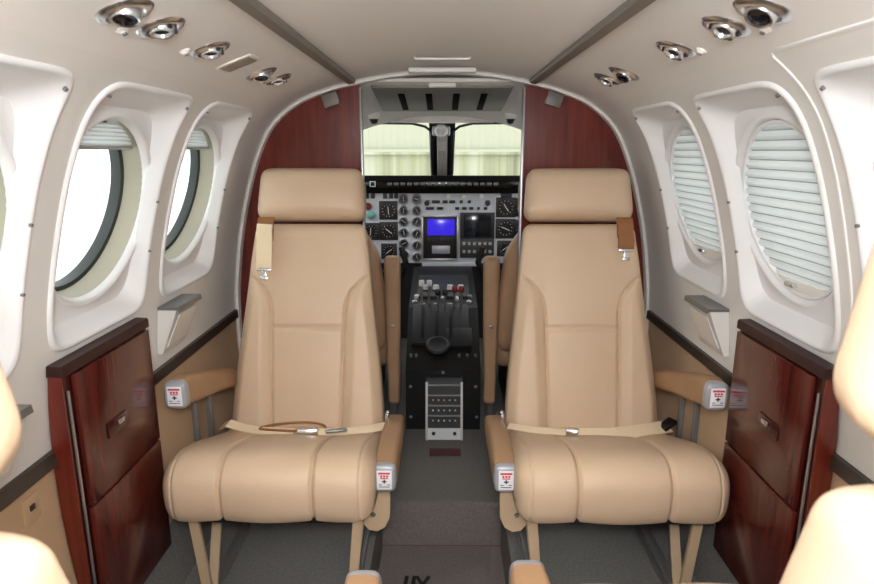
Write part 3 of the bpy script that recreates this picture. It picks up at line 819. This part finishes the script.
# glareshield with annunciator row
e = empty('glareshield', (0, 3.06, .985), 0, 'black glareshield with a row of warning lights under the windscreen', 'glareshield')
q = MB(); q.prism([(-.115, -.014), (-.118, .045), (-.105, .066), (-.085, .068), (-.085, -.014)], (-.60, .60), lambda a, b, h: (h, a, b)); q.build('hood', M['slot'], e, smooth=30)
q = MB(); q.prism([(-.086, .012), (-.086, .067), (.20, .046), (.20, .010)], (-.60, .60), lambda a, b, h: (h, a, b)); q.build('hood_top', M['slot'], e, smooth=30)
q = MB(); q.box(0, -.118, .028, 1.0, .004, .030, .001); an_ = q.build('annunciator_bar', M['black_gloss'], e)
for k in range(17):
    q = MB(); q.box(-.245+.031*k, -.1215, .030, .023, .004, .013, .001); q.build('warning_light', M['warn'], an_)
q = MB()
for a in ((-.325, .030, .020, .003), ): 
    q.box(a[0], -.1215, .041, .026, .003, .003); q.box(a[0], -.1215, .019, .026, .003, .003); q.box(a[0]-.012, -.1215, .030, .003, .003, .022); q.box(a[0]+.012, -.1215, .030, .003, .003, .022)
q.build('warning_light_frame', M['whitemark'], an_)

# instrument panel
IPY = 2.985
ip = empty('instrument_panel', (0, IPY, .62), 0, 'grey cockpit instrument panel crowded with round gauges and screens', 'instrument panel')
def ix(u): return (u-442)*.00485
def iz(v): return (.975-(v-192)*.00483)-.62
def ibox(name, m, u, v, su, sv, dy=.006, y=0, par=None, bev=.001):
    q = MB(); q.box(ix(u), -dy/2-y, iz(v), su*.00485, dy, sv*.00483, bev); return q.build(name, m, par or ip)
q = MB(); q.prism([(-.58, .012), (.58, .012), (.58, .30), (.40, .355), (.15, .366), (-.15, .366), (-.40, .355), (-.58, .30)], (.0, .02), lambda a, b, h: (a, h, b)); q.build('panel_board', M['ipanel'], ip)
def gauge(u, v, r, square=False, style=0):
    rr = r*.00485; R = Matrix.Translation((ix(u), 0, iz(v))) @ Matrix.Rotation(PI/2, 4, 'X')
    q = MB()
    if square:
        q.box(ix(u), -.004, iz(v), 2.3*rr, .008, 2.3*rr, .003); g = q.build('gauge', M['dark'], ip)
        q = MB(); q.box(ix(u), -.002, iz(v), 2.52*rr, .004, 2.52*rr, .003); q.build('bezel', M['whitemark'], g)
    else:
        q.lathe([(rr*1.12, 0), (rr*1.12, .006), (rr*.95, .009), (rr*.9, .006)], R, 24); g = q.build('gauge', M['alu'] if style else M['dark'], ip)
    y0 = .0085 if square else .006
    q = MB(); q.lathe([(rr*.93, y0), (0, y0+.0002)], R, 24); q.build('dial', M['dial'], g)
    q = MB()
    for k in range(12):
        t = 2*PI*k/12+.2; p = R @ Vector((rr*.74*math.cos(t), rr*.74*math.sin(t), y0+.001)); q.box(p.x, p.y, p.z, max(.0022, rr*.07), .001, max(.0022, rr*.07))
    t = random.uniform(0, 6.28); q.box(ix(u), -y0-.0012, iz(v), rr*1.0, .001, rr*.08, mtx=Matrix.Rotation(t, 4, 'Y'))
    q.build('dial_marks', M['whitemark'], g)
for u, v, r, sqr in ((389, 210, 8, 1), (389, 230.5, 8, 1), (389, 251, 7, 1), (505, 207, 8.6, 1), (505, 228, 8.6, 1), (505, 248, 7, 1), (522, 207, 8, 1), (522, 228, 8, 1), (371, 231, 7.5, 1)): gauge(u, v, r, bool(sqr))
for u, v in ((404, 199), (417, 199), (404, 210), (417, 210), (404, 221), (404, 232), (404, 243), (417, 221), (417, 233), (417, 245), (417, 257), (404, 254)): gauge(u, v, 4.6, False, 1)
for u in (368, 374, 386, 392, 397): ibox('switch', M['dark'], u, 196, 4, 5, .006)
q = MB(); q.lathe([(.017, 0), (.017, .012), (.011, .02), (0, .021)], Matrix.Translation((ix(369), 0, iz(206))) @ Matrix.Rotation(PI/2, 4, 'X'), 20); q.build('red_knob', M['redlamp'], ip)
q = MB(); q.lathe([(.021, 0), (.021, .012), (.014, .018), (0, .019)], Matrix.Translation((ix(372), 0, iz(214.5))) @ Matrix.Rotation(PI/2, 4, 'X'), 20); q.build('teal_knob', M['teal'], ip)
# weather radar
rd = ibox('radar_unit', M['black'], 440, 237, 34, 42, .012)
ibox('radar_bezel', M['alu'], 440, 215.5, 36, 1.6, .014, par=rd); ibox('radar_bezel', M['alu'], 422.5, 237, 1.6, 43, .014, par=rd); ibox('radar_bezel', M['alu'], 457.5, 237, 1.6, 43, .014, par=rd); ibox('radar_bezel', M['alu'], 440, 259, 36, 2, .014, par=rd)
ibox('screen', M['screen_blue'], 441, 226.5, 27, 16, .003, .012, rd)
for k in range(7): ibox('radar_key', M['pedestal'], 429+3.8*k, 238.5, 2.6, 3, .003, .012, rd)
ibox('control_plate', M['capgrey'], 441, 249, 18, 8, .004, .012, rd)
# radio and audio strips above
for k, (u, w_) in enumerate(((428, 3), (436, 8), (445, 5), (452, 6), (461, 3), (469, 3), (487, 4))): ibox('switch', M['dark'], u, 201.5, w_, 3, .006)
for u, w_ in ((430, 8), (440, 6), (457, 4), (464, 4.5), (471, 4), (478, 2.5), (485, 3.5)): ibox('switch', M['black'], u, 208, w_, 2.8, .006)
for u in (448, 463, 481): 
    q = MB(); q.lathe([(.011, 0), (.010, .012), (.0, .013)], Matrix.Translation((ix(u), 0, iz(196))) @ Matrix.Rotation(PI/2, 4, 'X'), 14); q.build('knob', M['white'], ip)
for u in (427, 487):
    q = MB(); q.lathe([(.013, 0), (.012, .014), (.0, .015)], Matrix.Translation((ix(u), 0, iz(203))) @ Matrix.Rotation(PI/2, 4, 'X'), 14); q.build('knob', M['dark'], ip)
nv = ibox('navigation_screen', M['dark'], 477, 225, 34, 26, .010); ibox('screen', M['screen_dark'], 477, 225, 27, 22, .002, .010, nv)
rs = ibox('radio_stack', M['pedestal'], 477, 248, 34, 19, .010)
for r_ in range(2):
    for k in range(6): ibox('radio_digit', M['overhead'], 464+5.2*k, 243+8*r_, 2.8, 3, .002, .010, rs)
ibox('lower_strip', M['ipanel'], 452, 264, 60, 4, .01)
ibox('placard', M['navy'], 505, 195.5, 11, 4, .004)

# control wheels
for sx in (-1, 1):
    ox_, oy_, oz_ = sx*.325, 2.80-IPY, .02
    def T_(pts): return [(a+ox_, b+oy_, c+oz_) for a, b, c in pts]
    q = MB(); q.tube(T_([(-.14, -.01, .10), (-.16, -.01, .03), (-.13, 0, -.04), (-.05, 0, -.02), (.05, 0, -.02), (.13, 0, -.04), (.16, -.01, .03), (.14, -.01, .10)]), .014, 12); cw = q.build('control_wheel', M['black'], ip)
    q = MB(); q.tube(T_([(0, .186, .03), (0, 0, 0)]), .016, 12); q.build('column', M['alu'], cw)
    q = MB(); q.box(ox_, oy_-.008, oz_-.012, .07, .03, .05, .008); q.build('hub', M['black'], cw)

# centre pedestal
pe = empty('pedestal', (.005, 2.15, FL), 0, 'dark centre pedestal with power levers between the pilot seats', 'pedestal')
q = MB(); q.prism([(0, 0), (0, .235), (.10, .30), (.26, .405), (.70, .47), (.80, .47), (.80, 0)], (-.138, .138), lambda a, b, h: (h, a, b)); q.build('housing', M['black'], pe, smooth=20)
sl = math.atan2(.105, .16)
def pbox(name, m, x, y, z, sx, sy, sz, ang=0, par=None, bev=.002):
    q = MB(); q.box(x, y, z, sx, sy, sz, bev, mtx=Matrix.Rotation(ang, 4, 'X')); return q.build(name, m, par or pe)
qd = pbox('quadrant', M['pedestal'], -.01, .18, .358, .22, .20, .016, sl)
for k in range(3): pbox('lever_slot', M['black'], -.08+.055*k, .18, .367, .012, .16, .006, sl, qd, .0005)
for k, (x, y, h, m_) in enumerate(((-.085, .26, .09, 'whitemark'), (-.055, .26, .09, 'whitemark'), (-.02, .23, .08, 'black'), (.008, .23, .08, 'black'), (.045, .25, .075, 'redlamp'), (.072, .25, .075, 'redlamp'))):
    z = .30+(y-.10)*.656+.005
    q = MB(); q.tube([(x, y, z), (x, y-.015, z+h*.7), (x, y-.02, z+h)], .0045, 8); lv = q.build('power_lever', M['alu'], pe)
    q = MB(); q.box(x, y-.02, z+h+.008, .022, .020, .026, .006, 3); q.build('lever_knob', M[m_], lv)
q = MB(); q.lathe([(.042, 0), (.045, .010), (.036, .014), (.030, .010), (0, .010)], Matrix.Translation((-.02, .085, .297)) @ Matrix.Rotation(sl-.05, 4, 'X'), 28); q.build('trim_wheel', M['dark'], pe)
for x in (-.12, -.10, .06, .09, .12): pbox('switch', M['greysteel'], x, .05, .272, .010, .012, .016, sl, None, .003)
pbox('avionics_plate', M['dark'], .06, .12, .322, .10, .09, .012, sl)
for k in range(4): pbox('lower_unit', M['pedestal'], 0, .48, .442+.0*k, .22-.0*k, .26, .016, .15) if k == 0 else None
for x in (-.075, -.03, .03, .075): 
    q = MB(); q.lathe([(.014, 0), (.012, .018), (0, .019)], Matrix.Translation((x, .42, .444)), 14); q.build('knob', M['whitemark'], pe)
pbox('face_strip', M['greysteel'], .01, -.003, .205, .12, .006, .008)
for x, z in ((-.12, .05), (.125, .05), (-.12, .17), (.12, .17), (.0, .225)):
    q = MB(); q.lathe([(0, .004), (.005, .003), (.006, 0)], Matrix.Translation((x, 0, z)) @ Matrix.Rotation(PI/2, 4, 'X'), 12); q.build('screw', M['alu'], pe)
for x, y, m_ in ((-.115, .30, 'alu'), (.105, .30, 'alu'), (-.11, .36, 'whitemark'), (.11, .36, 'greysteel'), (.0, .34, 'alu'), (.055, .34, 'whitemark')):
    q = MB(); z = .30+(y-.10)*.656 if y < .26 else .405+(y-.26)*.148
    q.lathe([(.011, 0), (.010, .014), (.006, .017), (0, .017)], Matrix.Translation((x, y, z-.002)) @ Matrix.Rotation(.3, 4, 'X'), 14); q.build('knob', M[m_], pe)
for k in range(3):
    pbox('legend_strip', M['overhead'], -.083+.055*k, .262, .4185, .020, .012, .003, sl)
# breaker rack at the foot of the pedestal
tl = .22
rk = MB(); rk.prism([(-.09, .0), (-.045, .205), (-.002, .215), (-.002, 0)], (-.066, .066), lambda a, b, h: (h+.004, a, b)); rko = rk.build('breaker_rack', M['pedestal'], pe, smooth=20)
def rpt(z): return -.09+.045*z/.205
for sx in (-1, 1):
    q = MB(); q.ribbon([(.004+sx*.063, rpt(.0)-.002, .001), (.004+sx*.063, rpt(.205)-.002, .205)], .008, (1, 0, 0), .006); q.build('rack_rail', M['alu'], rko)
q = MB(); q.ribbon([(.004, rpt(.004)-.004, .004), (.004, rpt(.044)-.004, .044)], .118, (1, 0, 0), .005); q.build('rack_plate', M['whitemark'], rko)
for sx in (-1, 1):
    q = MB(); q.lathe([(0, .004), (.006, .003), (.007, -.002)], Matrix.Translation((.004+sx*.038, rpt(.026)-.007, .026)) @ Matrix.Rotation(PI/2, 4, 'X'), 12); q.build('rack_screw', M['dark'], rko)
for k in range(4):
    z = .072+.036*k
    q = MB(); q.ribbon([(.004, rpt(z-.012)-.003, z-.012), (.004, rpt(z+.009)-.003, z+.009)], .110, (1, 0, 0), .004); q.build('breaker_row', M['dark'], rko)
    q = MB(); q.ribbon([(.004, rpt(z+.0155)-.005, z+.0135), (.004, rpt(z+.0175)-.005, z+.0185)], .114, (1, 0, 0), .004); q.build('rack_bar', M['alu'], rko)
    if k < 3:
        q = MB()
        for j in range(5): q.box(.004-.040+.020*j, rpt(z)-.007, z, .006, .006, .006, .002)
        q.build('breaker_buttons', M['whitemark'], rko)

# pilot seats, seen from behind
def crew(sg, nm):
    e = empty('pilot_seat', (sg*.405, 2.40, FL), 0, 'tan pilot seat beyond the %s partition with its armrest folded up' % nm, 'seat', 'pilot seats')
    fn = lambda x, d, l: Vector((x, -.10-.06*l-d, .26+l))
    pillow(lambda t: .195-.03*sm(.3, 1, t)-.05*sm(.75, 1.02, t), .50, lambda t: .048, 5, lambda x, t, w: 0, fn, 50, 60, 0, .06, 2.2).build('backrest', M['crew_leather'], e, smooth=60)
    pillow(lambda t: .13, .15, lambda t: .04, 4, lambda x, t, w: 0, lambda x, d, l: Vector((x, -.135-d, .775+l)), 40, 30, 0, .04, 2.2).build('headrest', M['crew_leather'], e, smooth=60)
    q = MB(); q.box(0, .12, .24, .40, .42, .12, .04, 4); q.build('seat_cushion', M['crew_leather'], e)
    pillow(lambda t: .031-.008*(1-t), .58, lambda t: .036-.010*(1-t), 4, lambda x, t, w: 0, lambda x, d, l: Vector((-sg*.222+x, -.145-d, .06+l)), 30, 50, 0, .025, 2.4).build('folded_armrest', M['crew_leather'], e, smooth=60)
    q = MB(); q.lathe([(0, .008), (.007, .006), (.008, 0)], Matrix.Translation((-sg*.222, -.181, .38)) @ Matrix.Rotation(PI/2, 4, 'X'), 14); q.build('armrest_bolt', M['alu'], e)
    q = MB(); q.box(0, .1, .09, .30, .34, .18, .01); q.build('seat_base', M['dark'], e)
    q = MB(); q.box(-sg*.215, -.10, .13, .03, .06, .26, .006); q.build('armrest_bracket', M['greysteel'], e)
crew(-1, 'left'); crew(1, 'right')

# ------------------------------------------------------------------ outside
g = MB(); g.box(0, 6, -1.25, 90, 60, .1); struct(g.build('floor_apron', M['ground']))
g = MB(); rows = []; xs = []
x = -4.8
hw_ = []
while x < 14:
    hw_ += [(x, 0), (x+.16, 0), (x+.19, -.015), (x+.29, -.015)]; x += .32
g.grid([[(a, 14+b, z) for a, b in hw_] for z in (-1.2, 6.5)])
g.box(4.6, 13.93, 1.13, 18.8, .06, .12)
struct(g.build('wall_hangar', M['hangar'], smooth=20))

# ------------------------------------------------------------------ light and camera
wd = bpy.data.worlds.new('World'); scn.world = wd; wd.use_nodes = True
wd.node_tree.nodes['Background'].inputs['Color'].default_value = (.97, 1, 1, 1)
wd.node_tree.nodes['Background'].inputs['Strength'].default_value = 2.3
def area(name, loc, rot, size, energy, col=(1, 1, 1), shape='DISK', sy=None):
    l = bpy.data.lights.new(name, 'AREA'); l.shape = shape; l.size = size; l.energy = energy; l.color = col
    if sy: l.size_y = sy
    o = bpy.data.objects.new(name, l); C.objects.link(o); o.location = loc; o.rotation_euler = rot; return o
# the photographer's flash: part bounced off the ceiling, part straight ahead
area('flash_bounce', (0, -.30, 1.14), (PI, 0, 0),   .22, 29, (.98, .99, 1))
area('flash', (0, -.06, 1.30), (math.radians(78), 0, 0), .14, 8, (.98, .99, 1))

cam = bpy.data.cameras.new('Camera'); cam.sensor_width = 36; cam.lens = 36*620/874; cam.clip_start = .02
co = bpy.data.objects.new('Camera', cam); C.objects.link(co)
co.location = (0, 0, HC); co.rotation_euler = (PI/2-math.atan(142/620), 0, 5/620)
cam.dof.use_dof = True; cam.dof.focus_distance = 1.6; cam.dof.aperture_fstop = 9
scn.camera = co
scn.view_settings.view_transform = 'Standard'; scn.view_settings.look = 'None'; scn.view_settings.exposure = .14; scn.view_settings.gamma = 1
scn.view_settings.use_curve_mapping = False
scn.cycles.use_denoising = True
scn.cycles.max_bounces = 10; scn.cycles.diffuse_bounces = 6
